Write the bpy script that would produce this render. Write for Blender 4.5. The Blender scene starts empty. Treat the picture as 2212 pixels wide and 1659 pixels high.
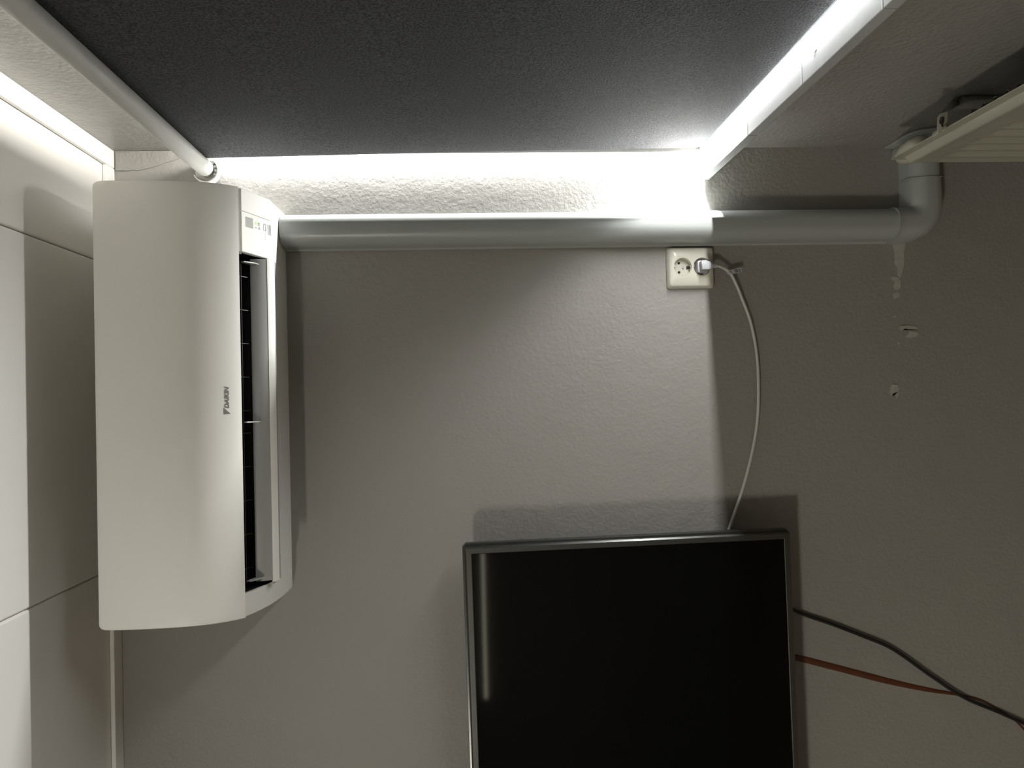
import bpy, bmesh, math, random
from mathutils import Vector, Matrix, noise
random.seed(4)
SC = bpy.context.scene
COL = SC.collection
ZF = 1.75            # camera height above the floor; positions below are measured from camera level
SHIFT = Vector((0, 0, ZF))

# ------------------------------------------------------------------ camera
cam_d = bpy.data.cameras.new('camera')
cam = bpy.data.objects.new('camera', cam_d)
COL.objects.link(cam)
right = Vector((-0.0244, -0.0582, -0.9980))
down = Vector((-0.9996, 0.0182, 0.0234))
fwd = right.cross(down).normalized()
right = down.cross(fwd).normalized()
down = fwd.cross(right).normalized()
M = Matrix((( right.x, -down.x, -fwd.x, 0), (right.y, -down.y, -fwd.y, 0), (right.z, -down.z, -fwd.z, ZF), (0, 0, 0, 1)))
cam.matrix_world = M
cam_d.sensor_width = 36
cam_d.lens = 1661 / 2212 * 36
cam_d.clip_start = 0.02
SC.camera = cam

# ------------------------------------------------------------------ world, lights, exposure
SC.view_settings.view_transform = 'Standard'
SC.view_settings.look = 'None'
SC.view_settings.gamma = 1
SC.view_settings.use_curve_mapping = False
SC.view_settings.exposure = 0.0
SC.cycles.use_denoising = True
SC.cycles.max_bounces = 10
SC.cycles.diffuse_bounces = 8
w = bpy.data.worlds.new('world'); SC.world = w; w.use_nodes = True
w.node_tree.nodes['Background'].inputs[0].default_value = (0.85, 0.93, 1.0, 1)
w.node_tree.nodes['Background'].inputs[1].default_value = 3.0

def area(name, loc, to, sx, sy, power, color=(1, 1, 1), spread=180, up=None):
    d = bpy.data.lights.new(name, 'AREA'); d.shape = 'RECTANGLE'
    d.size = sx; d.size_y = sy; d.energy = power; d.color = color; d.spread = math.radians(spread)
    o = bpy.data.objects.new(name, d); COL.objects.link(o)
    dz = -Vector(to).normalized()                       # light shines along local -Z
    ax = Vector(up) if up else Vector((0, 1, 0))         # local X (length sx) runs along this
    ax = (ax - dz * ax.dot(dz)).normalized()
    ay = dz.cross(ax)
    R = Matrix((ax, ay, dz)).transposed().to_4x4()
    o.matrix_world = Matrix.Translation(Vector(loc) + SHIFT) @ R
    return o
DAY = (1.0, 1.0, 0.98)
# daylight leaking round the four edges of the blackout blind
area('daylight_corner', (0.5035, 1.555, -0.483), (-1, 0.12, -0.05), 0.018, 0.016, 26.0, DAY)
area('daylight_sill_slit', (0.507, 0.98, -0.4929), (-1, 0, 0.0), 1.14, 0.003, 9.5, DAY)
area('daylight_side_slit', (0.5045, 1.556, 0.0), (-1, -0.15, 0), 0.95, 0.02, 5.2, DAY, up=(0, 0, 1))
area('daylight_top_slit', (0.499, 0.50, 0.470), (0.45, 0, 1), 2.1, 0.016, 6.5, (1, 0.97, 0.9))

# ------------------------------------------------------------------ materials
def mat(name, color, rough=0.5, metal=0.0, bump=None, mottle=None, spec=0.5, emit=None, coat=0):
    """bump: list of (scale, distance, detail); mottle: (scale, amount) colour variation"""
    m = bpy.data.materials.new(name); m.use_nodes = True
    nt = m.node_tree; b = nt.nodes['Principled BSDF']
    b.inputs['Base Color'].default_value = (*color, 1)
    b.inputs['Roughness'].default_value = rough
    b.inputs['Metallic'].default_value = metal
    b.inputs['Specular IOR Level'].default_value = spec
    b.inputs['Coat Weight'].default_value = coat
    if emit:
        b.inputs['Emission Color'].default_value = (*emit[0], 1)
        b.inputs['Emission Strength'].default_value = emit[1]
    geo = nt.nodes.new('ShaderNodeTexCoord')
    if mottle:
        n = nt.nodes.new('ShaderNodeTexNoise'); n.inputs['Scale'].default_value = mottle[0]; n.inputs['Detail'].default_value = 4
        nt.links.new(geo.outputs['Object'], n.inputs['Vector'])
        mx = nt.nodes.new('ShaderNodeMix'); mx.data_type = 'RGBA'
        a = mottle[1]
        mx.inputs['A'].default_value = tuple(c * (1 - a) for c in color) + (1,)
        mx.inputs['B'].default_value = tuple(min(1, c * (1 + a)) for c in color) + (1,)
        nt.links.new(n.outputs['Fac'], mx.inputs['Factor'])
        nt.links.new(mx.outputs['Result'], b.inputs['Base Color'])
    prev = None
    for (s, d, det) in (bump or []):
        n = nt.nodes.new('ShaderNodeTexNoise'); n.inputs['Scale'].default_value = s; n.inputs['Detail'].default_value = det
        nt.links.new(geo.outputs['Object'], n.inputs['Vector'])
        bp = nt.nodes.new('ShaderNodeBump'); bp.inputs['Distance'].default_value = d; bp.inputs['Strength'].default_value = 1
        nt.links.new(n.outputs['Fac'], bp.inputs['Height'])
        if prev: nt.links.new(prev.outputs['Normal'], bp.inputs['Normal'])
        prev = bp
    if prev: nt.links.new(prev.outputs['Normal'], b.inputs['Normal'])
    return m

M_wall = mat('wall_paint', (0.262, 0.251, 0.234), 0.55, bump=[(150, 0.0012, 4), (14, 0.002, 2)], mottle=(2.5, 0.04))
M_wallr = mat('wall_paint_rough', (0.262, 0.251, 0.234), 0.36, bump=[(130, 0.0019, 4), (14, 0.004, 2)], mottle=(2.5, 0.04))
M_plaster = mat('filler_plaster', (0.38, 0.365, 0.325), 0.8, bump=[(90, 0.0015, 3)], mottle=(60, 0.12))
M_ceil = mat('ceiling_board', (0.76, 0.745, 0.71), 0.45, mottle=(3, 0.02), bump=[(6, 0.002, 1)])
M_dark = mat('dark_gap', (0.02, 0.02, 0.02), 0.9, mottle=(20, 0.2))
M_trim = mat('trim_white', (0.78, 0.77, 0.74), 0.4, mottle=(8, 0.03))
M_floor = mat('floor_wood', (0.16, 0.11, 0.07), 0.5, mottle=(5, 0.3))
M_ac = mat('ac_plastic', (0.89, 0.885, 0.84), 0.38, mottle=(2, 0.01), bump=[(900, 0.00006, 1)])
M_acseam = mat('ac_seam', (0.33, 0.33, 0.31), 0.6, mottle=(20, 0.05))
M_acin = mat('ac_inner_black', (0.010, 0.011, 0.012), 0.45, mottle=(30, 0.2))
M_wire = mat('guard_wire', (0.16, 0.16, 0.16), 0.4, mottle=(30, 0.1))
M_blade = mat('louvre_shaded', (0.34, 0.345, 0.335), 0.4, mottle=(3, 0.04))  # white blade; shade on its inner side is put into this grey
M_logo = mat('logo_grey', (0.22, 0.22, 0.21), 0.4, mottle=(200, 0.05))
M_disp = mat('display_grey', (0.42, 0.43, 0.40), 0.25, mottle=(150, 0.08))
M_led = mat('green_led', (0.3, 0.8, 0.15), 0.4, emit=((0.45, 1.0, 0.2), 0.6))
M_duct = mat('duct_plastic', (0.33, 0.35, 0.34), 0.33, mottle=(3, 0.03))
M_sock = mat('socket_plastic', (0.55, 0.535, 0.46), 0.22, mottle=(30, 0.02))
M_steel = mat('steel', (0.45, 0.45, 0.46), 0.3, 1.0, mottle=(100, 0.1))
M_plug = mat('plug_white', (0.42, 0.425, 0.455), 0.35, mottle=(40, 0.03))
M_cable = mat('cable_white', (0.55, 0.55, 0.53), 0.4, mottle=(40, 0.03))
M_black = mat('cable_black', (0.008, 0.009, 0.010), 0.45, mottle=(40, 0.1))
M_brown = mat('ribbon_brown', (0.085, 0.022, 0.006), 0.5, mottle=(30, 0.2))
M_tvm = mat('tv_metal', (0.11, 0.113, 0.108), 0.30, 0.85, mottle=(30, 0.04))
M_tvb = mat('tv_back', (0.05, 0.05, 0.05), 0.4, mottle=(30, 0.1))
M_scr = mat('tv_screen', (0.0018, 0.0019, 0.002), 0.045, spec=0.17, mottle=(1, 0.1))
M_rad = mat('radiator_enamel', (0.35, 0.345, 0.28), 0.30, mottle=(6, 0.03))
M_radin = mat('radiator_inner', (0.14, 0.14, 0.13), 0.5, mottle=(10, 0.1))
M_strap = mat('strap_metal', (0.30, 0.29, 0.25), 0.4, mottle=(20, 0.1))
M_valve = mat('valve_beige', (0.52, 0.49, 0.40), 0.25, mottle=(20, 0.04))
M_tile = mat('sill_tile', (0.40, 0.412, 0.415), 0.25, bump=[(30, 0.00015, 2)], mottle=(10, 0.03))
M_tube = mat('blind_tube_white', (0.50, 0.50, 0.485), 0.5, mottle=(8, 0.03))
M_lampglass = mat('lamp_glass', (0.9, 0.85, 0.75), 0.4, emit=((1.0, 0.95, 0.82), 142.0))
M_tubeglow = mat('streak_glow', (0.9, 0.85, 0.75), 0.4, emit=((1.0, 0.93, 0.72), 9))  # glow of the added tube that streaks the screen

def fabric():
    m = mat('blackout_fabric', (0.040, 0.041, 0.045), 0.85)
    nt = m.node_tree; b = nt.nodes['Principled BSDF']
    tc = nt.nodes['Texture Coordinate'] if 'Texture Coordinate' in nt.nodes else nt.nodes.new('ShaderNodeTexCoord')
    mp = nt.nodes.new('ShaderNodeMapping'); mp.inputs['Scale'].default_value = (330, 330, 330)
    n = nt.nodes.new('ShaderNodeTexNoise'); n.inputs['Scale'].default_value = 1.0; n.inputs['Detail'].default_value = 3
    nt.links.new(tc.outputs['Object'], mp.inputs['Vector']); nt.links.new(mp.outputs['Vector'], n.inputs['Vector'])
    cr = nt.nodes.new('ShaderNodeValToRGB')
    cr.color_ramp.elements[0].position = 0.36; cr.color_ramp.elements[0].color = (0.004, 0.0045, 0.0055, 1)
    cr.color_ramp.elements[1].position = 0.64; cr.color_ramp.elements[1].color = (0.052, 0.054, 0.061, 1)
    nt.links.new(n.outputs['Fac'], cr.inputs['Fac']); nt.links.new(cr.outputs['Color'], b.inputs['Base Color'])
    bp = nt.nodes.new('ShaderNodeBump'); bp.inputs['Distance'].default_value = 0.0012
    nt.links.new(n.outputs['Fac'], bp.inputs['Height']); nt.links.new(bp.outputs['Normal'], b.inputs['Normal'])
    b.inputs['Sheen Weight'].default_value = 0.0
    return m
M_fabric = fabric()

def glass():
    m = bpy.data.materials.new('window_glass'); m.use_nodes = True
    b = m.node_tree.nodes['Principled BSDF']
    b.inputs['Roughness'].default_value = 0.02; b.inputs['Transmission Weight'].default_value = 1.0
    b.inputs['Base Color'].default_value = (0.97, 1, 0.98, 1); b.inputs['IOR'].default_value = 1.1
    return m
M_glass = glass()

# ------------------------------------------------------------------ mesh helpers
ORIG = {}
def empty(name, loc, label=None, cat=None, group=None):
    o = bpy.data.objects.new(name, None); o.empty_display_size = 0.05
    COL.objects.link(o); o.location = Vector(loc) + SHIFT; ORIG[o.name] = Vector(loc)
    if label: o['label'] = label
    if cat: o['category'] = cat
    if group: o['group'] = group
    return o
def obj(name, bm, m, parent=None, origin=None, smooth=35, label=None, cat=None, group=None, kind=None):
    if parent is not None: org = ORIG[parent.name]
    else: org = Vector(origin) if origin is not None else Vector((0, 0, 0))
    bmesh.ops.recalc_face_normals(bm, faces=bm.faces[:])
    bmesh.ops.translate(bm, verts=bm.verts[:], vec=-org)
    me = bpy.data.meshes.new(name); bm.to_mesh(me); bm.free()
    if smooth:
        for p in me.polygons: p.use_smooth = True
        me.set_sharp_from_angle(angle=math.radians(smooth))
    me.materials.append(m)
    o = bpy.data.objects.new(name, me); COL.objects.link(o)
    if parent is not None: o.parent = parent
    else: o.location = org + SHIFT
    ORIG[o.name] = org
    if label: o['label'] = label
    if cat: o['category'] = cat
    if group: o['group'] = group
    if kind: o['kind'] = kind
    return o
def struct(name, bm, m, parent=None, **k):
    return obj(name, bm, m, parent, kind='structure', **k)
def box(bm, x0, x1, y0, y1, z0, z1, bev=0, seg=2):
    vs = [bm.verts.new((x, y, z)) for x in (x0, x1) for y in (y0, y1) for z in (z0, z1)]
    f = [(0, 1, 3, 2), (4, 6, 7, 5), (0, 4, 5, 1), (2, 3, 7, 6), (0, 2, 6, 4), (1, 5, 7, 3)]
    fs = [bm.faces.new([vs[i] for i in q]) for q in f]
    if bev:
        es = list({e for q in fs for e in q.edges})
        bmesh.ops.bevel(bm, geom=es, offset=bev, segments=seg, profile=0.5, affect='EDGES')
    return bm
def B(*a, **k): return box(bmesh.new(), *a, **k)
def prism(bm, pts, fn, t0, t1, bev=0, seg=2):
    """pts: 2-D outline; fn(u,v,t) -> 3-D"""
    a = [bm.verts.new(fn(u, v, t0)) for u, v in pts]; b = [bm.verts.new(fn(u, v, t1)) for u, v in pts]
    n = len(pts)
    fs = [bm.faces.new(a), bm.faces.new(b[::-1])]
    for i in range(n): fs.append(bm.faces.new((a[i], b[i], b[(i + 1) % n], a[(i + 1) % n])))
    if bev:
        es = list(fs[0].edges) + list(fs[1].edges)
        bmesh.ops.bevel(bm, geom=es, offset=bev, segments=seg, profile=0.5, affect='EDGES')
    return bm
def ring(bm, c, ax, r, n=24, ref=(0, 0, 1)):
    ax = Vector(ax).normalized(); ref = Vector(ref)
    if abs(ref.dot(ax)) > .95: ref = Vector((1, 0, 0))
    u = ax.cross(ref).normalized(); v = ax.cross(u)
    return [bm.verts.new(Vector(c) + (u * math.cos(2 * math.pi * i / n) + v * math.sin(2 * math.pi * i / n)) * r) for i in range(n)]
def loft(bm, rings, cap=True):
    n = len(rings[0])
    for a, b in zip(rings, rings[1:]):
        for i in range(n): bm.faces.new((a[i], a[(i + 1) % n], b[(i + 1) % n], b[i]))
    if cap: bm.faces.new(rings[0][::-1]); bm.faces.new(rings[-1])
    return bm
def cyl(bm, p0, p1, r0, r1=None, n=24):
    p0 = Vector(p0); p1 = Vector(p1); r1 = r0 if r1 is None else r1
    return loft(bm, [ring(bm, p0, p1 - p0, r0, n), ring(bm, p1, p1 - p0, r1, n)])
def lathe(bm, p0, ax, prof, n=28, cap=True):
    p0 = Vector(p0); ax = Vector(ax).normalized()
    return loft(bm, [ring(bm, p0 + ax * h, ax, r, n) for h, r in prof], cap)
def catmull(pts, k=8):
    pts = [Vector(p) for p in pts]; P = [2 * pts[0] - pts[1]] + pts + [2 * pts[-1] - pts[-2]]; out = []
    for i in range(1, len(P) - 2):
        for j in range(k):
            t = j / k
            out.append(0.5 * ((2 * P[i]) + (P[i + 1] - P[i - 1]) * t + (2 * P[i - 1] - 5 * P[i] + 4 * P[i + 1] - P[i + 2]) * t * t + (-P[i - 1] + 3 * P[i] - 3 * P[i + 1] + P[i + 2]) * t ** 3))
    return out + [pts[-1]]
def tube(bm, pts, r, n=10, k=8, rz=None):
    path = catmull(pts, k); rings = []
    for i, p in enumerate(path):
        d = (path[min(i + 1, len(path) - 1)] - path[max(i - 1, 0)]).normalized()
        f = i / (len(path) - 1)
        ra = r(f) if callable(r) else r
        rb = rz(f) if rz else ra
        yv = Vector((0, 1, 0)); u = d.cross(yv).normalized(); v = u.cross(d).normalized()
        rings.append([bm.verts.new(p + u * math.cos(2 * math.pi * j / n) * ra + v * math.sin(2 * math.pi * j / n) * rb) for j in range(n)])
    return loft(bm, rings)

YW = 1.57      # back wall plane
XW = 0.51      # window wall plane
ZC = 0.70      # ceiling underside
ZS = -0.495    # top of sill

# ------------------------------------------------------------------ room shell
wb = struct('wall_back', B(-2.7, 0.72, YW, YW + 0.12, -ZF, ZC + 0.12), M_wall, smooth=0)
bm = bmesh.new()
box(bm, XW, XW + 0.20, -2.3, YW, 0.488, ZC + 0.12)            # lintel strip above the window
box(bm, XW, XW + 0.20, -2.3, YW, -ZF, ZS - 0.018)             # below the sill
box(bm, XW, XW + 0.20, -2.3, -0.62, ZS - 0.018, 0.488)        # beyond the far jamb
wr = struct('wall_right', bm, M_wallr, smooth=0)
struct('wall_left', B(-2.82, -2.7, -2.3, YW, -ZF, ZC + 0.12), M_wall, smooth=0)
struct('wall_rear', B(-2.7, XW + 0.2, -2.42, -2.3, -ZF, ZC + 0.12), M_wall, smooth=0)
struct('floor', B(-2.82, 0.72, -2.42, YW + 0.12, -ZF - 0.1, -ZF), M_floor, smooth=0)
ce = struct('ceiling', B(-2.82, 0.72, -2.42, YW + 0.12, ZC + 0.014, ZC + 0.12), M_dark, smooth=0)
# ceiling boards, butted with a small bevelled joint
xs = [0.51, 0.281, -0.317, -0.915, -1.513, -2.111, -2.70]
ys = [1.57, 0.37, -0.83, -2.03, -2.30]
for i in range(len(xs) - 1):
    for j in range(len(ys) - 1):
        x1, x0, y1, y0 = xs[i], xs[i + 1], ys[j], ys[j + 1]
        g = 0.0008
        struct('ceiling_board', box(bmesh.new(), x0 + g, x1 - g, y0 + g, y1 - g, ZC, ZC + 0.0138, bev=0.0035, seg=2), M_ceil, ce, smooth=15)
# flat battens where ceiling meets walls
struct('trim_1', B(XW - 0.036, XW, -2.3, YW - 0.001, ZC - 0.009, ZC - 0.0005, bev=0.002), M_trim, smooth=15)
struct('trim_2', B(-2.7, XW - 0.0365, YW - 0.036, YW, ZC - 0.009, ZC - 0.0005, bev=0.002), M_trim, smooth=15)
struct('trim_3', B(-2.7, XW, YW - 0.012, YW, -ZF, -ZF + 0.07, bev=0.002), M_trim, smooth=15)
# rough lump of plaster left in the top corner
def patch(name, pts, parent, m, h=0.0015, y=YW, jit=0.0015, sub=3, seedv=0):
    P = []
    n = len(pts)
    for i in range(n):
        a = Vector(pts[i]); b = Vector(pts[(i + 1) % n])
        for k in range(sub):
            p = a.lerp(b, k / sub)
            q = noise.noise_vector(Vector((p.x * 140 + seedv, p.y * 140, seedv)))
            P.append((p.x + q.x * jit, p.y + q.y * jit))
    bm = bmesh.new()
    prism(bm, P, lambda u, v, t: (u, y - t, v), -0.001, h)
    bmesh.ops.triangulate(bm, faces=[f for f in bm.faces if len(f.verts) > 4])
    return obj(name, bm, m, parent, smooth=50)
patch('plaster_patch', [(0.470, 0.688), (0.508, 0.688), (0.509, 0.575), (0.497, 0.553), (0.482, 0.600), (0.470, 0.640)], wb, M_wallr, h=0.0025, jit=0.002, sub=5)
# smears of filler beside and below the duct elbow
for i, pts in enumerate([
        [(0.306, -0.905), (0.306, -0.932), (0.292, -0.931), (0.286, -0.928), (0.268, -0.928), (0.250, -0.926), (0.238, -0.921), (0.230, -0.918), (0.237, -0.913), (0.252, -0.914), (0.262, -0.908), (0.285, -0.908)],
        [(0.236, -0.901), (0.233, -0.914), (0.222, -0.920), (0.208, -0.918), (0.206, -0.908), (0.214, -0.903), (0.223, -0.906), (0.230, -0.900)],
        [(0.200, -0.903), (0.202, -0.915), (0.195, -0.916), (0.190, -0.911), (0.186, -0.903), (0.192, -0.903)],
        [(0.152, -0.900), (0.152, -0.906), (0.147, -0.907), (0.147, -0.902)],
        [(0.130, -0.914), (0.131, -0.930), (0.128, -0.952), (0.121, -0.955), (0.121, -0.938), (0.124, -0.926), (0.118, -0.918), (0.123, -0.911)],
        [(0.119, -0.935), (0.116, -0.952), (0.109, -0.955), (0.106, -0.944), (0.104, -0.930), (0.109, -0.926), (0.113, -0.932)],
        [(0.008, -0.895), (0.007, -0.905), (-0.004, -0.908), (-0.018, -0.906), (-0.024, -0.901), (-0.014, -0.901), (-0.012, -0.896), (-0.019, -0.893), (-0.009, -0.887), (0.000, -0.891)],
        [(0.094, -0.910), (0.094, -0.914), (0.090, -0.914), (0.090, -0.910)]]):
    patch('plaster_smear', pts, wb, M_plaster, h=0.0012, jit=0.0018, sub=3, seedv=i * 3.3)

# window in the opening behind the blind
bm = bmesh.new()
fx0, fx1 = 0.62, 0.665
box(bm, fx0, fx1, 1.51, 1.569, ZS - 0.01, 0.488); box(bm, fx0, fx1, -0.62, -0.56, ZS - 0.01, 0.488)
box(bm, fx0, fx1, -0.56, 1.51, ZS - 0.01, ZS + 0.05); box(bm, fx0, fx1, -0.56, 1.51, 0.43, 0.488)
box(bm, fx0, fx1, 0.45, 0.51, ZS + 0.05, 0.43)
win = struct('window_1', bm, M_trim, smooth=0)
for (a, b_) in ((-0.56, 0.45), (0.51, 1.51)):
    obj('pane', B(0.640, 0.646, a, b_, ZS + 0.05, 0.43), M_glass, win, smooth=0)

# ------------------------------------------------------------------ tiled window sill
sill = empty('windowsill', (0.55, 0.5, ZS - 0.018), 'window sill of pale glazed tiles below the dark blind', 'windowsill')
obj('grout_bed', B(XW - 0.064, XW + 0.105, -0.612, 1.566, ZS - 0.0165, ZS - 0.0065), M_dark, sill, smooth=0)
jy = [1.5685, 1.296, 1.080, 0.863, 0.646, 0.430, 0.213, -0.004, -0.220, -0.437, -0.615]
for a, b_ in zip(jy, jy[1:]):
    bm = bmesh.new()
    box(bm, XW - 0.068, XW + 0.109, b_ + 0.0013, a - 0.0013, ZS - 0.018, ZS, bev=0.0010, seg=2)
    obj('tile', bm, M_tile, sill, smooth=15)
# two little chips in the glaze
for (x, y) in ((0.4687, 1.033), (0.461, 1.3668)):
    bm = bmesh.new(); c = Vector((x, y, ZS))
    for k in range(5):
        a = k * 0.5
        box(bm, x + 0.004 * math.cos(a) - .0009, x + 0.004 * math.cos(a) + .0009, y + 0.006 * math.sin(a) - .0014, y + 0.006 * math.sin(a) + .0014, ZS - 0.001, ZS + 0.00015)
    obj('glaze_chip', bm, M_acseam, sill, smooth=0, label='small dark chip in the glaze')

# ------------------------------------------------------------------ roller blind
bl = empty('roller_blind', (0.47, 0.5, -0.48), 'dark charcoal blackout roller blind with white tube, drawn down over the window', 'blind')
bm = bmesh.new()                       # fabric sheet from the back of the tube to the sill
rows = 48; g0 = []; T = 0.0009
YG = [1.541 - 2.141 * (k / 34) for k in range(35)]
YG = sorted(set([round(q, 5) for q in YG] + [1.541 - d for d in (0.0008, 0.002, 0.0035, 0.0055, 0.008, 0.011, 0.016, 0.025, 0.04)]))
colsn = len(YG) - 1
def fab(i, j, o):
    f = i / rows; f = f if i < rows - 8 else (rows - 8) / rows + (i - rows + 8) / rows
    y = YG[j]; g = (y + 0.60) / 2.141
    top, bot = 0.512, -0.486
    e = max(0.0, (y - (1.541 - 0.012)) / 0.012)
    bot += 0.012 * (1 - math.sqrt(max(0.0, 1 - e * e)))
    z = top + (bot - top) * f
    y += (-0.004 * math.sin(f * math.pi) + 0.004 * math.sin(f * 5) * (1 - f)) * max(0.0, g)
    x = 0.4855 + 0.0165 * f ** 0.9 + 0.0012 * math.sin(g * 9 + f * 3) * f
    return (x + o, y, z)
for o in (-T / 2, T / 2):
    g0.append([[bm.verts.new(fab(i, j, o)) for j in range(colsn + 1)] for i in range(rows + 1)])
for s in (0, 1):
    for i in range(rows):
        for j in range(colsn):
            q = [g0[s][i][j], g0[s][i][j + 1], g0[s][i + 1][j + 1], g0[s][i + 1][j]]
            bm.faces.new(q if s else q[::-1])
per = [(0, j) for j in range(colsn)] + [(i, colsn) for i in range(rows)] + [(rows, j) for j in range(colsn, 0, -1)] + [(i, 0) for i in range(rows, 0, -1)]
for k in range(len(per)):
    a = per[k]; b_ = per[(k + 1) % len(per)]
    bm.faces.new((g0[0][a[0]][a[1]], g0[0][b_[0]][b_[1]], g0[1][b_[0]][b_[1]], g0[1][a[0]][a[1]]))
obj('fabric', bm, M_fabric, bl, smooth=60)
bm = bmesh.new()
lathe(bm, (0.468, 1.548, 0.508), (0, -1, 0), [(0, 0.012), (0.0006, 0.0158), (0.002, 0.0166), (2.148, 0.0166), (2.15, 0.015)], n=40)
obj('tube', bm, M_tube, bl, label='white roller tube')
for yy, sgn in ((YW - 0.0005, -1),):
    bm = bmesh.new()
    cx, cz = 0.4655, 0.508
    lathe(bm, (cx, yy, cz), (0, sgn, 0), [(0, 0.0245), (0.003, 0.025), (0.003, 0.022)], n=36)
    # U-shaped rim
    out, inn = [], []
    for k in range(25):
        a = math.radians(-110 + 220 * k / 24) - math.pi * 0.75
        out.append((cx + 0.0255 * math.cos(a), cz + 0.0255 * math.sin(a))); inn.append((cx + 0.0232 * math.cos(a), cz + 0.0232 * math.sin(a)))
    prism(bm, out + inn[::-1], lambda u, v, t: (u, t, v), yy + sgn * 0.001, yy + sgn * 0.020)
    br = obj('bracket', bm, M_trim, bl)
    bm = bmesh.new()
    for k in range(7):
        a = math.pi * 0.75 + math.pi + math.radians(-72 + k * 24)
        p = Vector((cx + 0.0195 * math.cos(a), yy + sgn * 0.010, cz + 0.0195 * math.sin(a)))
        cyl(bm, p + Vector((0, -0.007, 0)), p + Vector((0, 0.007, 0)), 0.0026, n=8)
    lathe(bm, (cx, yy, cz), (0, sgn, 0), [(0.003, 0.012), (0.0225, 0.010)], n=20)
    obj('end_gear', bm, M_disp, bl)

# ------------------------------------------------------------------ air conditioner
AX0, AX1 = -0.371, 0.379
ac = empty('air_conditioner', (0.004, YW, 0.358), 'white wall-mounted air conditioner indoor unit high on the wall, louvre open', 'air conditioner')
P = lambda u, v, t: (t, YW - u, v)
bm = bmesh.new()
full = [(0.0, 0.358), (0.02, 0.358), (0.095, 0.3585), (0.112, 0.3588), (0.122, 0.3604), (0.134, 0.3642), (0.165, 0.3752), (0.203, 0.3892), (0.206, 0.395), (0.222, 0.420), (0.232, 0.450), (0.240, 0.50), (0.241, 0.56), (0.238, 0.612), (0.0, 0.612)]
prism(bm, full, P, 0.266, AX1 - 0.0015, bev=0.0015)
left = [(0.0, 0.358), (0.03, 0.3585), (0.060, 0.3597), (0.085, 0.3617), (0.105, 0.3645), (0.125, 0.3675), (0.145, 0.3722), (0.165, 0.3778), (0.185, 0.3842), (0.2072, 0.3922)] + full[8:]
prism(bm, left, P, AX0 + 0.0015, -0.330, bev=0.0015)
notch = [(0.0, 0.358), (0.02, 0.358), (0.118, 0.360), (0.122, 0.372), (0.118, 0.400), (0.118, 0.480), (0.215, 0.480), (0.2075, 0.3955), (0.222, 0.420), (0.232, 0.450), (0.240, 0.50), (0.241, 0.56), (0.238, 0.612), (0.0, 0.612)]
notch[7] = (0.2095, 0.400)
prism(bm, notch, P, -0.3305, 0.2665)
obj('casing', bm, M_ac, ac, smooth=30)
# front panel: curved shell with rounded ends
outer = [(0.2075, 0.3915), (0.2130, 0.3965), (0.2200, 0.4050), (0.2285, 0.4180), (0.2360, 0.4320), (0.2420, 0.4470), (0.2465, 0.4640), (0.2500, 0.4850), (0.2525, 0.5150), (0.2535, 0.5500), (0.2530, 0.5850), (0.2510, 0.6130), (0.2490, 0.6185), (0.2450, 0.6205)]
inner = [(max(0.0, u - 0.0085), v + (0.004 if v < 0.45 else 0)) for u, v in outer[:-2]] + [(0.2380, 0.6195)]
bm = bmesh.new()
N = 28; W = AX1 - AX0
# cross sections along x; near the ends the top edge is pulled down to round the corners
rings = []
def xs_end(k, n=6, r=0.010): a = math.pi / 2 * k / n; return r * (1 - math.sin(a)), r * (1 - math.cos(a))
stations = []
for k in range(7):
    a = math.pi / 2 * k / 6
    stations.append((AX0 + 0.010 * (1 - math.cos(a)), 0.010 * (1 - math.sin(a))))
for k in range(1, 12): stations.append((AX0 + 0.010 + (W - 0.020) * k / 12, 0))
for k in range(7):
    a = math.pi / 2 * (1 - k / 6)
    stations.append((AX1 - 0.010 * (1 - math.cos(a)), 0.010 * (1 - math.sin(a))))
for x, dz in stations:
    pts = outer + inner[::-1]
    rr = []
    for u, v in pts:
        f = max(0, min(1, (v - 0.56) / 0.06))
        vv = v - dz * f
        uu = u - (0.0016 * (dz / 0.010) if u > 0.238 or v < .45 else 0)
        rr.append(bm.verts.new((x, YW - uu, vv)))
    rings.append(rr)
loft(bm, rings)
fp = obj('front_panel', bm, M_ac, ac, smooth=32)
# dark seam between panel and lower covers
obj('panel_gap', prism(bmesh.new(), [(0.2015, 0.3885), (0.2085, 0.3975), (0.2065, 0.3990), (0.2000, 0.3905)], P, 0.262, AX1 - 0.003), M_acseam, ac, label='grey gap under the front panel')
# cavity behind the louvre
bm = bmesh.new()
def shell(pts, x0, x1):
    a = [bm.verts.new(P(u, v, x0)) for u, v in pts]; b_ = [bm.verts.new(P(u, v, x1)) for u, v in pts]
    for i in range(len(pts) - 1): bm.faces.new((a[i], a[i + 1], b_[i + 1], b_[i]))
    bm.faces.new(a); bm.faces.new(b_[::-1])
shell([(0.1235, 0.3665), (0.1195, 0.400), (0.1195, 0.478), (0.205, 0.478), (0.2065, 0.3985)], -0.3295, 0.2655)
obj('air_outlet', bm, M_acin, ac, smooth=0, label='black cavity behind the louvre')
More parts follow.
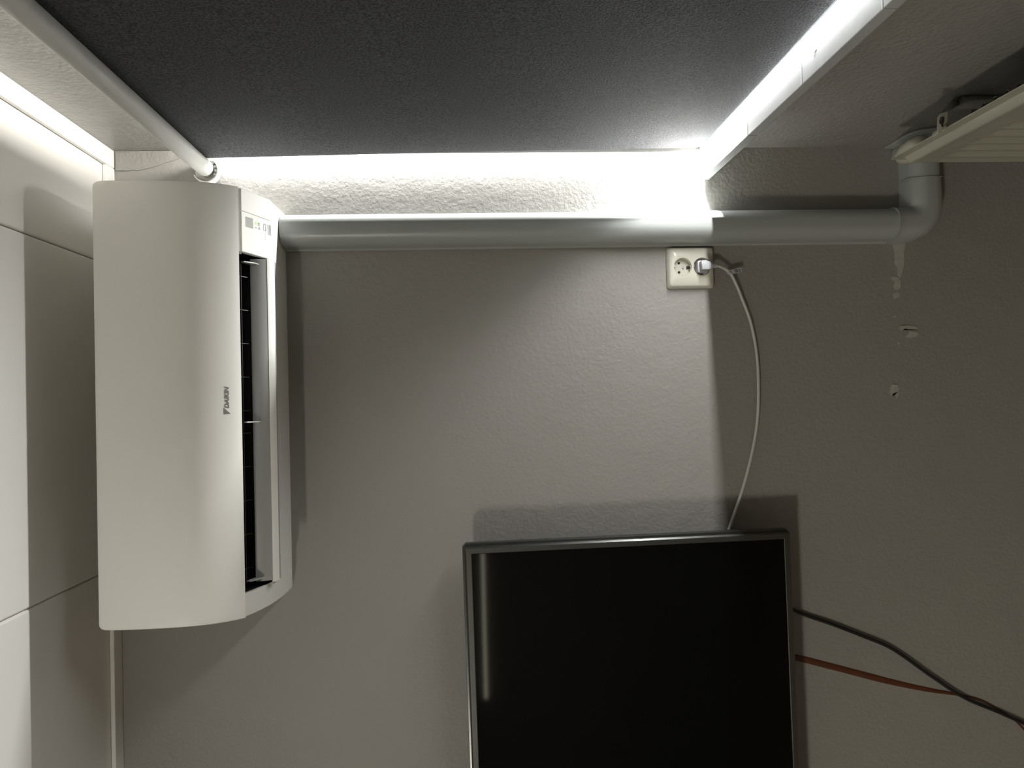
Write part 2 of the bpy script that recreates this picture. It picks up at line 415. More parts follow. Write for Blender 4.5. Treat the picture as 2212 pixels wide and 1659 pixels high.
# guard bars and long wires in the outlet
xc = -0.0337
bars = [xc + s * (0.0205 + 0.0615 * k) for s in (-1, 1) for k in range(5)]
for x in bars:
    if not (-0.325 < x < 0.262): continue
    bm = bmesh.new(); tube(bm, [P(0.198, 0.400, x), P(0.186, 0.406, x), P(0.165, 0.412, x), P(0.140, 0.408, x), P(0.126, 0.400, x)], 0.0009, n=6, k=4)
    obj('guard_bar', bm, M_wire, ac)
for (u, v) in ((0.192, 0.404), (0.176, 0.410), (0.158, 0.412), (0.140, 0.408)):
    bm = bmesh.new(); cyl(bm, P(u, v, -0.327), P(u, v, 0.262), 0.0008, n=6)
    obj('guard_wire', bm, M_wire, ac)
for k in range(26):       # upright vanes deep inside
    x = -0.31 + k * 0.0225
    prism_b = bmesh.new(); prism(prism_b, [(0.205, 0.425), (0.150, 0.420), (0.130, 0.440), (0.150, 0.470), (0.200, 0.470)], P, x, x + 0.0015)
    obj('vane', prism_b, M_acin, ac, smooth=0)
# louvre blade hanging open
bm = bmesh.new()
bo = [(0.1520, 0.3860), (0.1500, 0.3760), (0.1460, 0.3660), (0.1395, 0.3575), (0.1300, 0.3500), (0.1240, 0.3465), (0.1210, 0.3478), (0.1250, 0.3530), (0.1350, 0.3620), (0.1410, 0.3700), (0.1450, 0.3780), (0.1480, 0.3862)]
bo = [(0.1560, 0.3870), (0.1545, 0.3760), (0.1510, 0.3660), (0.1460, 0.3590), (0.1370, 0.3485), (0.1350, 0.3480), (0.1330, 0.3500), (0.1380, 0.3610), (0.1440, 0.3690), (0.1480, 0.3770), (0.1500, 0.3870)]
prism(bm, bo, P, -0.321, 0.2615, bev=0.0008)
lou = obj('louvre', bm, M_blade, ac, smooth=40)
bm = bmesh.new()
prism(bm, [(0.1468, 0.3588), (0.1400, 0.3500), (0.1370, 0.3490), (0.1343, 0.3508), (0.1372, 0.3572), (0.1440, 0.3610)], P, -0.3235, 0.264, bev=0.0008)
obj('louvre_lip', bm, M_ac, lou, smooth=40, label='white front lip of the louvre')
for x, L in ((xc, 0.011), (0.252, 0.006), (-0.314, 0.006)):
    bm = bmesh.new()
    prism(bm, [(0.150, 0.3840), (0.1480, 0.3700), (0.1650, 0.3760), (0.1830, 0.3900), (0.1800, 0.3960), (0.1620, 0.3900)], P, x - 0.0012, x + 0.0012, bev=0.0005)
    obj('louvre_arm', bm, M_disp, ac, smooth=40)
# control covers on the window end, laid on the slope under the panel
SL = 0.364
def slope(d): return 0.360 + (d - 0.122) * SL
nrm = Vector((0, -SL, -1)).normalized()
def onslope(x, y, h=0.0): d = YW - y; return Vector((x, y, slope(d))) + nrm * h
def slab(pts, h0, h1, bev=0):
    bm = bmesh.new(); a = [bm.verts.new(onslope(x, y, h0)) for x, y in pts]; b_ = [bm.verts.new(onslope(x, y, h1)) for x, y in pts]
    n = len(pts); f1 = bm.faces.new(a); f2 = bm.faces.new(b_[::-1])
    for i in range(n): bm.faces.new((a[i], b_[i], b_[(i + 1) % n], a[(i + 1) % n]))
    if bev: bmesh.ops.bevel(bm, geom=list(f1.edges) + list(f2.edges), offset=bev, segments=2, affect='EDGES')
    return bm
yA, yB = 1.3675, 1.4500
cc1 = obj('end_cover', slab([(0.3385, yA), (0.3775, yA), (0.3775, yB), (0.3385, yB)], -0.006, 0.0022, 0.0006), M_ac, ac, smooth=15)
cc2 = obj('control_cover', slab([(0.2665, yA), (0.3373, yA), (0.3373, yB), (0.2665, yB)], -0.006, 0.0022, 0.0006), M_ac, ac, smooth=15)
def decal(name, pts, m, h=0.0026, lab=None): return obj(name, slab(pts, 0.0020, h), m, cc2, smooth=0, label=lab)
decal('sensor_window', [(0.3300, 1.3785), (0.3309, 1.3985), (0.3130, 1.3985), (0.3121, 1.3785)], M_disp, lab='grey sensor window')
def ellp(cx, cy, rx, ry, n=20): return [(cx + rx * math.cos(2 * math.pi * k / n), cy + ry * math.sin(2 * math.pi * k / n)) for k in range(n)]
decal('indicator_light', ellp(0.3246, 1.4065, 0.0030, 0.0026), M_led, lab='green lit indicator')
for (cx, cy, rx, ry) in ((0.3244, 1.4146, 0.0029, 0.0026), (0.3168, 1.4160, 0.0024, 0.0022)):
    bm = bmesh.new(); O = ellp(cx, cy, rx, ry); I = ellp(cx, cy, rx * .68, ry * .68)
    a = [bm.verts.new(onslope(x, y, 0.0026)) for x, y in O]; b_ = [bm.verts.new(onslope(x, y, 0.0026)) for x, y in I]
    c_ = [bm.verts.new(onslope(x, y, 0.0019)) for x, y in O]
    for i in range(20):
        j = (i + 1) % 20
        bm.faces.new((a[i], a[j], b_[j], b_[i])); bm.faces.new((c_[i], c_[j], a[j], a[i]))
    obj('indicator_ring', bm, M_logo, cc2, smooth=0)
decal('dash_mark', [(0.3170, 1.4040), (0.3170, 1.4083), (0.3160, 1.4083), (0.3160, 1.4040)], M_logo)
def frame2(name, x0, x1, y0, y1, t):
    bm = bmesh.new(); O = [(x0, y0), (x1, y0), (x1, y1), (x0, y1)]; I = [(x0 + t, y0 + t), (x1 - t, y0 + t), (x1 - t, y1 - t), (x0 + t, y1 - t)]
    a = [bm.verts.new(onslope(x, y, 0.0026)) for x, y in O]; b_ = [bm.verts.new(onslope(x, y, 0.0026)) for x, y in I]
    for i in range(4): bm.faces.new((a[i], a[(i + 1) % 4], b_[(i + 1) % 4], b_[i]))
    return obj(name, bm, M_logo, cc2, smooth=0)
frame2('button_outline', 0.3156, 0.3284, 1.4280, 1.4350, 0.0009)
for (a, b_) in ((1.4408, 1.4416), (1.4448, 1.4455), (1.4483, 1.4490)):
    decal('vent_slot', [(0.3294, a), (0.3294, b_), (0.3103, b_ + .0005), (0.3103, a + .0005)], M_dark, lab='dark vent slot')

FONT = {}
def text_mesh(s, size, shear=0.0, off=0.0, space=1.0):
    cu = bpy.data.curves.new('t', 'FONT'); cu.body = s; cu.size = size; cu.shear = shear; cu.offset = off; cu.space_character = space
    cu.resolution_u = 4
    to = bpy.data.objects.new('t', cu); COL.objects.link(to)
    dg = bpy.context.evaluated_depsgraph_get(); dg.update()
    me = bpy.data.meshes.new_from_object(to.evaluated_get(dg)); bpy.data.objects.remove(to)
    bm = bmesh.new(); bm.from_mesh(me); bpy.data.meshes.remove(me)
    return bm
def lay(bm, p0, ux, uy, fitw=None, fith=None):
    xs_ = [v.co.x for v in bm.verts]; ys_ = [v.co.y for v in bm.verts]
    x0, x1, y0, y1 = min(xs_), max(xs_), min(ys_), max(ys_)
    sx = fitw / (x1 - x0) if fitw else 1; sy = fith / (y1 - y0) if fith else 1
    for v in bm.verts:
        v.co = Vector(p0) + Vector(ux) * ((v.co.x - x0) * sx) + Vector(uy) * ((v.co.y - y0) * sy)
    return bm
# the maker's name on the front panel
def pan(z, h=0.0004):
    for (u0, v0), (u1, v1) in zip(outer, outer[1:]):
        if v0 <= z <= v1:
            f = (z - v0) / (v1 - v0); t = Vector((0, -(u1 - u0), v1 - v0)).normalized(); n = Vector((0, -t.z, t.y)); 
            return Vector((0, YW - (u0 + (u1 - u0) * f), z)) + n * h
bm = text_mesh('DAIKIN', 1.0, 0.25, 0.045, 1.02)
xs_ = [v.co.x for v in bm.verts]; ys_ = [v.co.y for v in bm.verts]; x0, x1, y0, y1 = min(xs_), max(xs_), min(ys_), max(ys_)
for v in bm.verts:
    fx = (v.co.x - x0) / (x1 - x0); fy = (v.co.y - y0) / (y1 - y0)
    q = pan(0.4085 + 0.0066 * fy); v.co = Vector((-0.0075 + 0.0375 * fx, q.y, q.z))
lg = obj('logo', bm, M_logo, fp, smooth=0, label='grey maker name lettering')
bm = bmesh.new(); tri = [(-0.0172, 0.4165), (-0.0064, 0.4165), (-0.0172, 0.4066)]
bm.faces.new([bm.verts.new((x, pan(z).y, pan(z).z)) for x, z in tri])
bmesh.ops.subdivide_edges(bm, edges=bm.edges[:], cuts=4, use_grid_fill=True)
for v in bm.verts: q = pan(min(0.4165, max(0.4066, v.co.z))); v.co.y = q.y
obj('logo_triangle', bm, M_logo, fp, smooth=0, label='grey triangle emblem')
# faint print beside the button
bm = lay(text_mesh('ON/OFF', 1.0), onslope(0.3126, 1.4334, 0.0024), (-1, 0, 0), Vector((0, -1, SL)).normalized(), 0.0145, 0.0020)
obj('button_print', bm, M_logo, cc2, smooth=0)

# ------------------------------------------------------------------ cable duct down the wall, elbow, wall cover
duct = empty('cable_duct', (0.339, YW, -0.985), 'pale grey plastic pipe duct running down the wall from the air conditioner to an elbow', 'duct')
def dprof(hw, dep, lip=0.0045):
    pts = [(-hw - lip * .4, 0), (-hw - lip * .4, 0.0075), (-hw + 0.001, 0.0105)]
    r = dep * 0.55; n = 8
    for k in range(n + 1):
        a = math.pi - math.pi / 2 * k / n
        pts.append((-hw + 0.0015 + r * 0.8 + r * 0.8 * math.cos(a), dep - r + r * math.sin(a)))
    for k in range(n + 1):
        a = math.pi / 2 - math.pi / 2 * k / n
        pts.append((hw - 0.0015 - r * 0.8 + r * 0.8 * math.cos(a), dep - r + r * math.sin(a)))
    pts += [(hw - 0.001, 0.0105), (hw + lip * .4, 0.0075), (hw + lip * .4, 0)]
    return pts
bm = bmesh.new(); prism(bm, dprof(0.0335, 0.060), lambda u, v, t: (0.3385 + u + 0.0007 * (t - .36) * 0, YW - v, t), 0.3568, -0.895)
obj('duct_cover', bm, M_duct, duct, smooth=40)
bm = bmesh.new(); pr = dprof(0.0355, 0.0630, 0.0005); rings = []
cx, cz, r = 0.3755, -0.9200, 0.037
st = [((0.3385, -0.8865), (1, 0), 1.02), ((0.3385, -0.8895), (1, 0), 1.0), ((0.3385, -0.905), (1, 0), 1.0)]
for k in range(13):
    a = math.pi + math.pi / 2 * k / 12
    st.append(((cx + r * math.cos(a), cz + r * math.sin(a)), (-math.cos(a), -math.sin(a)), 1.0))
st += [((0.405, cz - r), (0, 1), 1.0), ((0.430, cz - r), (0, 1), 0.985)]
for (c, nn, s) in st:
    rings.append([bm.verts.new((c[0] + nn[0] * u * s, YW - v * (s if v > .01 else 1), c[1] + nn[1] * u * s)) for u, v in pr])
loft(bm, rings)
obj('elbow', bm, M_duct, duct, smooth=40)
bm = bmesh.new()
prism(bm, dprof(0.0340, 0.0600, 0.0005), lambda u, v, t: (t, YW - v, cz - r + u), 0.420, XW - 0.001)
obj('duct_stub', bm, M_duct, duct, smooth=40)
# slit and bead on the joint
bm = bmesh.new(); tube(bm, [(0.4335, YW - .012, cz - r + .0345), (0.432, YW - .04, cz - r + .033), (0.4285, YW - .058, cz - r + .018), (0.428, YW - .0605, cz - r - .010), (0.431, YW - .055, cz - r - .026)], 0.0009, n=6)
obj('joint_bead', bm, M_duct, duct)
# cover plate on the window wall (rounded)
bm = bmesh.new(); O = []
z0, z1, y0, y1 = -0.893, -1.030, 1.5685, 1.443
def rr(y0, y1, z0, z1, r, n=8):
    pts = [(y0, z1), (y0, z0)]
    for k in range(n + 1):
        a = math.pi / 2 * k / n; pts.append((y1 + r - r * math.sin(a), z0 - r + r * math.cos(a)))
    for k in range(n + 1):
        a = math.pi / 2 * k / n; pts.append((y1 + r - r * math.cos(a), z1 + r - r * math.sin(a)))
    return pts
prism(bm, rr(y0, y1, z0, z1, 0.055), lambda u, v, t: (t, u, v), XW - 0.006, XW, bev=0.0025)
prism(bm, rr(y0 - .001, y1 + 0.022, z0 - 0.016, z1 + 0.02, 0.045), lambda u, v, t: (t, u, v), XW - 0.030, XW - 0.004, bev=0.006)
obj('cover_plate', bm, M_duct, duct, smooth=50, label='rounded white cover plate on the window wall')

# ------------------------------------------------------------------ radiator
rad = empty('radiator', (0.45, 0.8, -1.40), 'cream fluted panel radiator on the window wall, seen from above', 'radiator')
bm = bmesh.new(); pitch = 0.0362; per_f = 10
y_a, y_b = 0.16, 1.356
zz = [-0.7835, -0.7900, -0.8000, -0.8005, -0.8012, -0.8025, -0.8045, -0.8070, -0.8095, -0.8140, -0.8220, -0.8350, -0.8480, -0.8560, -0.8640, -0.8720, -0.8800, -0.90, -0.95, -1.05, -1.15, -1.25, -1.30, -1.32, -1.335, -1.35, -1.362, -1.372, -1.382]
yl = []
yy = y_b
while yy > y_a: yl.append(yy); yy -= pitch / per_f
def radx(y, z):
    t = -z
    if t < 0.8005: base = 0.4165
    elif t < 0.8095: base = 0.4165 - 0.0125 * math.sin(math.pi / 2 * (t - .8005) / .009)
    elif t < 0.822: base = 0.4040 + 0.0020 * (t - .8095) / .0125
    elif t < 1.362: base = 0.4060
    else: base = 0.4060 + 0.010 * (t - 1.362) / 0.02
    e = min(1, max(0, (t - 0.850) / 0.030)); e2 = min(1, max(0, (1.350 - t) / 0.03)); e = min(e, e2); e = e * e * (3 - 2 * e)
    ed = y_b - y
    if ed < 0.010: base = 0.4165 if t > .796 else base
    elif ed < 0.016 and t > .796: base = 0.4165 + (base - 0.4165) * (ed - .010) / .006
    if ed > 0.020 and e > 0:
        ph = ((ed - 0.010) / pitch) % 1.0
        s = 0.5 - 0.5 * math.cos(2 * math.pi * ph)
        q = min(1, max(0, (s - .2) / .5)); base += 0.0130 * e * q * q * (3 - 2 * q)
    return base
V = [[bm.verts.new((radx(y, z), y, z)) for z in zz] for y in yl]
for i in range(len(yl) - 1):
    for j in range(len(zz) - 1): bm.faces.new((V[i][j], V[i + 1][j], V[i + 1][j + 1], V[i][j + 1]))
bmesh.ops.recalc_face_normals(bm, faces=bm.faces[:])
ret = bmesh.ops.extrude_face_region(bm, geom=bm.faces[:])
bmesh.ops.translate(bm, verts=[v for v in ret['geom'] if isinstance(v, bmesh.types.BMVert)], vec=(0.0018, 0, 0))
obj('front_panel', bm, M_rad, rad, smooth=50)
# inner side of the water channels
obj('inner_panel', B(0.4188, 0.4205, y_a, y_b - 0.02, -1.37, -0.800), M_radin, rad, smooth=0)
bm = bmesh.new()       # convector sheet folded behind the panel
pts = []; y = 1.205; k = 0
while y > 0.2:
    for (dx, dy) in ((0.0, 0.0), (0.020, 0.001), (0.026, 0.004), (0.0275, 0.008), (0.026, 0.0115), (0.020, 0.0145), (0.0, 0.0155)):
        pts.append((0.4215 + dx, y - dy))
    y -= 0.0262
A_ = [bm.verts.new((x, y, -0.832)) for x, y in pts]; Bv = [bm.verts.new((x, y, -1.33)) for x, y in pts]
for i in range(len(pts) - 1): bm.faces.new((A_[i], A_[i + 1], Bv[i + 1], Bv[i]))
ret = bmesh.ops.extrude_face_region(bm, geom=bm.faces[:])
bmesh.ops.translate(bm, verts=[v for v in ret['geom'] if isinstance(v, bmesh.types.BMVert)], vec=(0.0012, 0, 0))
obj('convector_fins', bm, M_radin, rad, smooth=50, label='grey folded convector sheet behind the panel')
# hanging bracket: plate with a keyhole, hook and wall strap
for dyb in (0.0, -0.78):
    yk = 1.20 + dyb
    plate = [(0.4383, -0.7747), (0.4437, -0.7788), (0.4470, -0.7880), (0.4470, -0.7925), (0.4207, -0.7904), (0.4185, -0.7880), (0.4120, -0.7800), (0.4109, -0.7732)]
    bk = obj('bracket', prism(bmesh.new(), plate, lambda u, v, t: (u, t, v), yk, yk + 0.0025, bev=0.0006), M_rad, rad, smooth=40)
    kh = [(0.4317, -0.7767), (0.4372, -0.7786), (0.4382, -0.7820), (0.4360, -0.7859), (0.4317, -0.7852), (0.4267, -0.7833), (0.4218, -0.7831), (0.4218, -0.7803), (0.4267, -0.7793), (0.4273, -0.7771)]
    obj('keyhole', prism(bmesh.new(), kh, lambda u, v, t: (u, t, v), yk - 0.0004, yk + 0.001), M_dark, bk, smooth=0)
    obj('bolt', cyl(bmesh.new(), (0.4335, yk - 0.003, -0.7808), (0.4335, yk + 0.002, -0.7808), 0.0031, n=6), M_steel, bk, smooth=0)
    bm = bmesh.new()
    box(bm, 0.503, 0.5095, yk + 0.094, yk + 0.138, -1.25, -0.882, bev=0.001)
    q = [(0.4400, yk + .002, -0.7760), (0.4470, yk + .002, -0.7900), (0.5085, yk + .125, -0.9000), (0.5085, yk + .105, -0.8720)]
    a_ = [bm.verts.new(Vector(p)) for p in q]; b2 = [bm.verts.new(Vector(p) + Vector((-.001, .0035, -.0005))) for p in q]
    bm.faces.new(a_); bm.faces.new(b2[::-1])
    for k in range(4): bm.faces.new((a_[k], b2[k], b2[(k + 1) % 4], a_[(k + 1) % 4]))
    box(bm, 0.4470, 0.5095, yk + 0.105, yk + 0.125, -1.16, -1.12)
    obj('wall_strap', bm, M_strap, rad, smooth=40)
    bm = bmesh.new()
    prism(bm, [(0.4135, -0.7850), (0.4135, -0.7818), (0.4165, -0.7800), (0.4205, -0.7815), (0.4225, -0.7830), (0.4225, -0.7860), (0.4190, -0.7860)], lambda u, v, t: (u, t, v), yk - 0.006, yk + 0.027, bev=0.0009)
    obj('clip', bm, M_rad, rad, smooth=40)
bm = bmesh.new()       # beige valve body at the end
p0 = Vector((0.4600, 1.472, -0.876)); ax = Vector((-0.03, -1, 0.06)).normalized()
lathe(bm, p0, ax, [(0, 0.014), (0.0008, 0.0178), (0.003, 0.0192), (0.022, 0.0196), (0.023, 0.0214), (0.038, 0.0228), (0.055, 0.0228), (0.068, 0.0204), (0.077, 0.0160), (0.082, 0.0105), (0.084, 0.0035)], n=36)
obj('valve', bm, M_valve, rad, smooth=40, label='beige valve cap')
bm = bmesh.new(); cyl(bm, p0 + ax * 0.055 + Vector((0, 0, -.01)), (0.447, 1.36, -0.97), 0.010, n=16); cyl(bm, (0.447, 1.36, -0.97), (0.4205, 1.33, -0.98), 0.010, n=16)
obj('pipe_stub', bm, M_valve, rad)

# ------------------------------------------------------------------ double wall socket
SX0, SX1, SZ0, SZ1 = 0.2185, 0.2985, -0.5145, -0.4215
sock = empty('wall_socket', (0.2585, YW, -0.4685), 'cream double wall socket beside the duct, one outlet free', 'socket')
def rrect(x0, x1, z0, z1, r, n=5):
    pts = []
    for (cx, cz, a0) in ((x1 - r, z1 - r, 0), (x0 + r, z1 - r, 90), (x0 + r, z0 + r, 180), (x1 - r, z0 + r, 270)):
        for k in range(n + 1):
            a = math.radians(a0 + 90 * k / n); pts.append((cx + r * math.cos(a), cz + r * math.sin(a)))
    return pts
bm = bmesh.new(); prev = None
for (ins, d) in ((0.0, 0.0), (0.0, 0.003), (0.0012, 0.0052), (0.0035, 0.0115), (0.0060, 0.0135)):
    R_ = [bm.verts.new((x, YW - d, z)) for x, z in rrect(SX0 - .003 + ins, SX1 + .003 - ins, SZ0 - .003 + ins, SZ1 + .003 - ins, 0.0065)]
    if prev:
        for i in range(len(R_)): bm.faces.new((prev[i], prev[(i + 1) % len(R_)], R_[(i + 1) % len(R_)], R_[i]))
    prev = R_
edges = [bm.edges.get((prev[i], prev[(i + 1) % len(prev)])) for i in range(len(prev))]
C1, C2, RC = (0.2595, -0.4500), (0.2595, -0.4905), 0.0186
for (cx, cz) in (C1, C2):
    vs = [bm.verts.new((cx + RC * math.cos(2 * math.pi * k / 36), YW - 0.0135, cz + RC * math.sin(2 * math.pi * k / 36))) for k in range(36)]
    for k in range(36): edges.append(bm.edges.new((vs[k], vs[(k + 1) % 36])))
bmesh.ops.triangle_fill(bm, edges=edges, use_beauty=True)
obj('faceplate', bm, M_sock, sock, smooth=40)
for idx, (cx, cz) in enumerate((C1, C2)):
    bm = bmesh.new(); rings = []
    for (rr_, d) in ((RC, 0.0138), (RC - 0.0006, 0.0130), (RC - 0.0008, 0.0012), (0.0005, 0.0010)):
        rings.append([bm.verts.new((cx + rr_ * math.cos(2 * math.pi * k / 36), YW - d, cz + rr_ * math.sin(2 * math.pi * k / 36))) for k in range(36)])
    loft(bm, rings, cap=False); bm.faces.new(rings[-1])
    cup = obj('outlet', bm, M_sock, sock, smooth=40)
    for s in (-1, 1):
        obj('pin_hole', cyl(bmesh.new(), (cx + s * 0.0095, YW - 0.0016, cz + .005), (cx + s * 0.0095, YW - 0.0008, cz + .005), 0.0027, n=18), M_dark, cup, smooth=0)
    bm = bmesh.new(); cyl(bm, (cx, YW - 0.0030, cz - 0.004), (cx, YW - 0.0010, cz - 0.004), 0.0024, n=18)
    obj('screw', bm, M_steel, cup)
    for s in (-1, 1):
        bm = bmesh.new(); zc_ = cz + s * (RC - 0.003)
        box(bm, cx - 0.0030, cx + 0.0030, YW - 0.0115, YW - 0.0015, min(zc_, zc_ + s * 0.0018), max(zc_, zc_ + s * 0.0018), bev=0.0005)
        obj('earth_clip', bm, M_steel, cup)
    if idx == 0:
        obj('clip_recess', B(cx - 0.0035, cx + 0.0030, YW - 0.0022, YW - 0.0012, cz - 0.0165, cz - 0.0105), M_dark, cup, smooth=0)

# ------------------------------------------------------------------ white plug and cable
plug = empty('power_cable', (0.2595, YW - 0.02, -0.4905), 'white plug and power cable running from the socket down behind the television', 'cable')
bm = bmesh.new()
px, pz = 0.2585, -0.4885
prism(bm, [(px - 0.0125, pz + 0.007), (px - 0.0095, pz + 0.010), (px + 0.0095, pz + 0.010), (px + 0.0125, pz + 0.007), (px + 0.0125, pz - 0.0075), (px - 0.0125, pz - 0.0075)], lambda u, v, t: (u, YW - t, v), 0.0012, 0.0215, bev=0.0015)
body = obj('plug_body', bm, M_plug, plug, smooth=40)
bm = bmesh.new()
prism(bm, [(px - 0.0085, pz + 0.0045), (px + 0.0085, pz + 0.0065), (px + 0.0115, pz + 0.002), (px + 0.0085, pz - 0.003), (px + 0.0085, pz - 0.012), (px + 0.0050, pz - 0.015), (px - 0.0050, pz - 0.015), (px - 0.0085, pz - 0.012)], lambda u, v, t: (u, YW - t, v), 0.0205, 0.0345, bev=0.0025)
obj('plug_head', bm, M_plug, plug, smooth=40)
for k in range(4):
    z = pz - 0.0155 - k * 0.0036
    obj('strain_relief', lathe(bmesh.new(), (px, YW - 0.0275, z), (0, 0, -1), [(0, 0.0048 - k * .0003), (0.0004, 0.0054 - k * .0003), (0.0019, 0.0054 - k * .0003), (0.0023, 0.0046 - k * .0003)], n=20), M_plug, plug)
bm = bmesh.new()
cpts = [(px, YW - 0.0275, pz - 0.010), (px, YW - 0.0275, -0.515), (0.2575, YW - 0.024, -0.5235), (0.246, YW - 0.018, -0.546), (0.220, YW - 0.013, -0.5615), (0.197, YW - 0.0105, -0.5715), (0.139, YW - 0.009, -0.5915), (0.062, YW - 0.0085, -0.6025), (-0.034, YW - 0.0085, -0.6015), (-0.110, YW - 0.009, -0.5895), (-0.196, YW - 0.010, -0.5645), (-0.285, YW - 0.012, -0.530), (-0.36, YW - 0.015, -0.50)]
tube(bm, cpts, 0.0031, n=12, k=10)
obj('cord', bm, M_cable, plug)
# paper flag on the cord with its approval mark
bm = bmesh.new(); t0 = Vector((0.2415, YW - 0.0185, -0.5440)); du = Vector((0.16, 0, -1)).normalized(); dv = Vector((1, 0, 0.16)).normalized()
for (d_) in (-0.0003, 0.0003): pass
L_, H_ = 0.0285, 0.0082
fl = [(0, 0), (0, H_), (0.004, H_ * 1.02), (0.012, H_ * 1.08), (L_ - .002, H_ * 1.15), (L_, H_ * 1.0), (L_, H_ * .12), (L_ - .002, 0), (0.015, -0.0005)]
prism(bm, fl, lambda u, v, t: t0 + du * u + dv * v + Vector((0, t, 0)), -0.0008, 0.0004)
tg = obj('cable_tag', bm, M_plug, plug, smooth=0, label='white flag tag with CE mark')
bm = lay(text_mesh('CE', 1.0, 0, 0.03), t0 + du * 0.0125 + dv * 0.0014 + Vector((0, -0.0011, 0)), du, dv, 0.0072, 0.0062)
obj('tag_print', bm, M_black, tg, smooth=0)
bm = lay(text_mesh('X', 1.0, 0, 0.02), t0 + du * 0.0215 + dv * 0.0026 + Vector((0, -0.0011, 0)), du, dv, 0.0040, 0.0048)
q0 = t0 + du * 0.0212 + dv * 0.0012 + Vector((0, -0.0011, 0))
bm.faces.new([bm.verts.new(q0), bm.verts.new(q0 + du * 0.0046), bm.verts.new(q0 + du * 0.0046 + dv * 0.0007), bm.verts.new(q0 + dv * 0.0007)])
obj('tag_symbol', bm, M_black, tg, smooth=0)
obj('tag_band', cyl(bmesh.new(), t0 + Vector((0.0062, 0.0005, 0.0025)), t0 + Vector((0.0010, 0.0010, -0.0050)), 0.0038, n=14), M_plug, tg)

# ------------------------------------------------------------------ television
th = 0.0115
TL = Vector((-math.cos(th), 0, -math.sin(th))); TD = Vector((math.sin(th), 0, -math.cos(th)))
TO = Vector((-0.2847, 1.47, 0.0112))
TH, TW = 0.6335, 1.100
def T(u, v, d): return TO + TL * u + TD * v + Vector((0, d, 0))
tv = empty('television', T(TW / 2, TH, 0.05), 'flat screen television with slim dark metal frame, screen off, hung slightly crooked on the wall', 'television')
bw = 0.0125
bm = bmesh.new()
secs = [(-0.0008, 0.012), (-0.0008, 0.0035), (0.0022, 0.0), (bw - 0.001, 0.0), (bw, 0.0008), (bw, 0.006)]
rings = []
for ins, d in secs:
    c = [(ins, ins), (TW - ins, ins), (TW - ins, TH - ins), (ins, TH - ins)]
    rings.append([bm.verts.new(T(u, v, d)) for u, v in c])
loft(bm, rings + [rings[0]], cap=False)
obj('bezel', bm, M_tvm, tv, smooth=20)
bm = bmesh.new(); prism(bm, [(bw - .001, bw - .001), (TW - bw + .001, bw - .001), (TW - bw + .001, TH - bw + .001), (bw - .001, TH - bw + .001)], lambda u, v, t: T(u, v, t), 0.0022, 0.0055)
obj('screen', bm, M_scr, tv, smooth=0)
bm = bmesh.new(); prism(bm, [(0.0015, 0.0015), (TW - .0015, 0.0015), (TW - .0015, TH - .0015), (0.0015, TH - .0015)], lambda u, v, t: T(u, v, t), 0.011, 0.0142)
obj('frame_groove', bm, M_black, tv, smooth=0)
bm = bmesh.new(); e = 0.0052; c_ = 0.007
o8 = [(-e + c_, -e), (TW + e - c_, -e), (TW + e, -e + c_), (TW + e, TH + e - c_), (TW + e - c_, TH + e), (-e + c_, TH + e), (-e, TH + e - c_), (-e, -e + c_)]
prism(bm, o8, lambda u, v, t: T(u, v, t), 0.0140, 0.032, bev=0.0012)
prism(bm, [(0.14, 0.16), (TW - 0.14, 0.16), (TW - 0.14, TH - 0.04), (0.14, TH - 0.04)], lambda u, v, t: T(u, v, t), 0.031, 0.058, bev=0.006)
obj('back_shell', bm, M_tvm, tv, smooth=30)
bm = bmesh.new()
for u in (0.40, 0.68): prism(bm, [(u, 0.16), (u + 0.03, 0.16), (u + 0.03, 0.50), (u, 0.50)], lambda u, v, t: T(u, v, t), 0.057, 0.080)
prism(bm, [(0.36, 0.24), (0.75, 0.24), (0.75, 0.40), (0.36, 0.40)], lambda u, v, t: T(u, v, t), 0.078, 0.1)
obj('wall_mount', bm, M_black, tv, smooth=0)

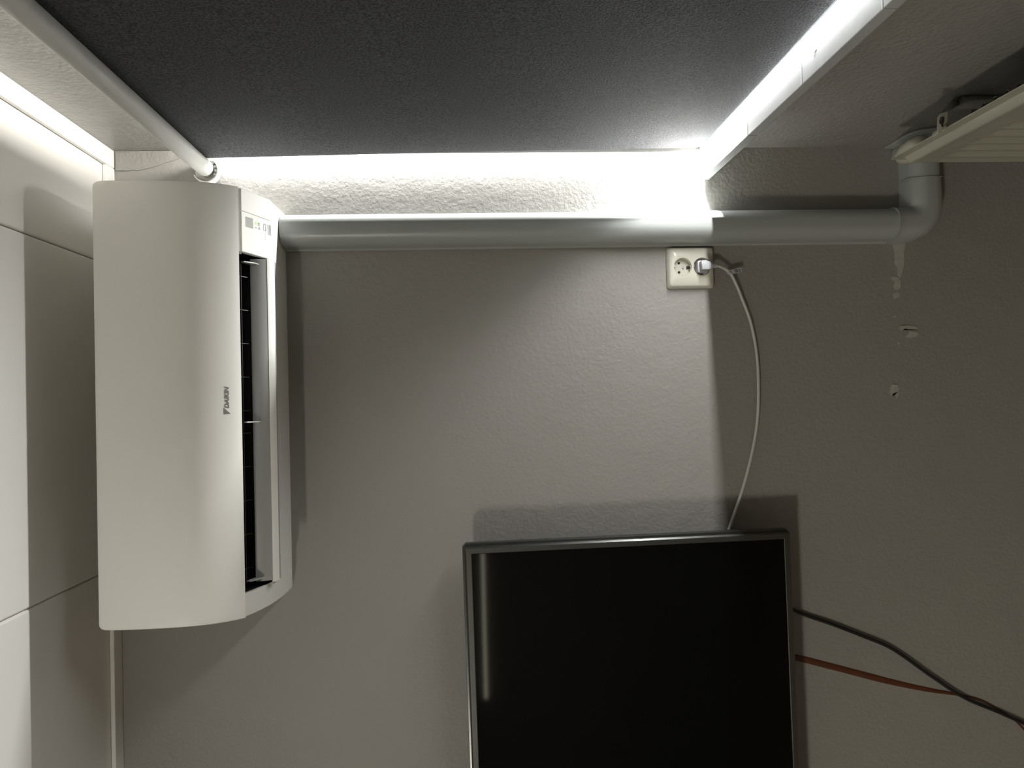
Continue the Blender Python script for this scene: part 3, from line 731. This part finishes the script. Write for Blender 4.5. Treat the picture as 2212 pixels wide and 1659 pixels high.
# ------------------------------------------------------------------ cables leaving the television
bm = bmesh.new()
yc = YW - 0.0068
tube(bm, [(-0.36, yc - .03, -0.59), (-0.42, yc - .01, -0.625), (-0.458, yc, -0.670), (-0.488, yc, -0.745), (-0.515, yc, -0.809), (-0.545, yc, -0.873), (-0.606, yc, -0.956), (-0.653, yc, -1.025), (-0.685, yc, -1.095), (-0.715, yc, -1.157), (-0.76, yc, -1.25), (-0.80, yc, -1.45), (-0.81, yc, -1.742)], 0.0034, n=12, k=10)
obj('black_cable', bm, M_black, None, origin=(-0.81, yc, -1.745), label='thin black cable curving down the wall from under the television', cat='cable')
bm = bmesh.new()
wd = lambda f: 0.0062 if f < .28 else (0.0062 - (f - .28) / .22 * 0.0045 if f < .5 else 0.0017)
yr = YW - 0.0013
tube(bm, [(-0.50, yr - .01, -0.58), (-0.548, yr, -0.640), (-0.5555, yr, -0.670), (-0.585, yr, -0.770), (-0.615, yr, -0.871), (-0.636, yr, -0.955), (-0.648, yr, -1.015), (-0.660, yr, -1.060), (-0.679, yr, -1.095), (-0.700, yr, -1.128), (-0.730, yr, -1.158), (-0.80, yr, -1.22), (-0.90, yr, -1.45), (-0.92, yr, -1.742)], wd, n=10, k=10, rz=lambda f: 0.0010)
obj('brown_ribbon_cable', bm, M_brown, None, origin=(-0.92, yr, -1.745), label='flat rusty brown ribbon cable taut on the wall, narrowing downward', cat='cable')

# ------------------------------------------------------------------ ceiling lamp and added streak tube behind the camera
lamp = empty('ceiling_lamp', (-1.55, -0.60, 0.62), 'small round glass ceiling lamp behind the camera', 'lamp')
obj('lamp_base', lathe(bmesh.new(), (-1.55, -0.60, ZC), (0, 0, -1), [(0, 0.155), (0.012, 0.155), (0.014, 0.15)]), M_trim, lamp)
obj('lamp_shade', lathe(bmesh.new(), (-1.55, -0.60, ZC - 0.014), (0, 0, -1), [(0, 0.145), (0.02, 0.15), (0.045, 0.125), (0.062, 0.07), (0.066, 0.01)]), M_lampglass, lamp)
tl = empty('added_streak_tube', (-1.45, -2.28, -0.10), 'slim glowing tube added behind the camera for the streak on the television screen', 'lamp')  # unseen glowing tube, added so the television screen reflects a bright streak
obj('streak_tube_housing', B(-2.05, -1.02, -2.30, -2.275, -0.095, -0.065, bev=0.003), M_trim, tl)
obj('streak_tube_glow', cyl(bmesh.new(), (-2.02, -2.265, -0.08), (-1.05, -2.265, -0.08), 0.011, n=16), M_tubeglow, tl)
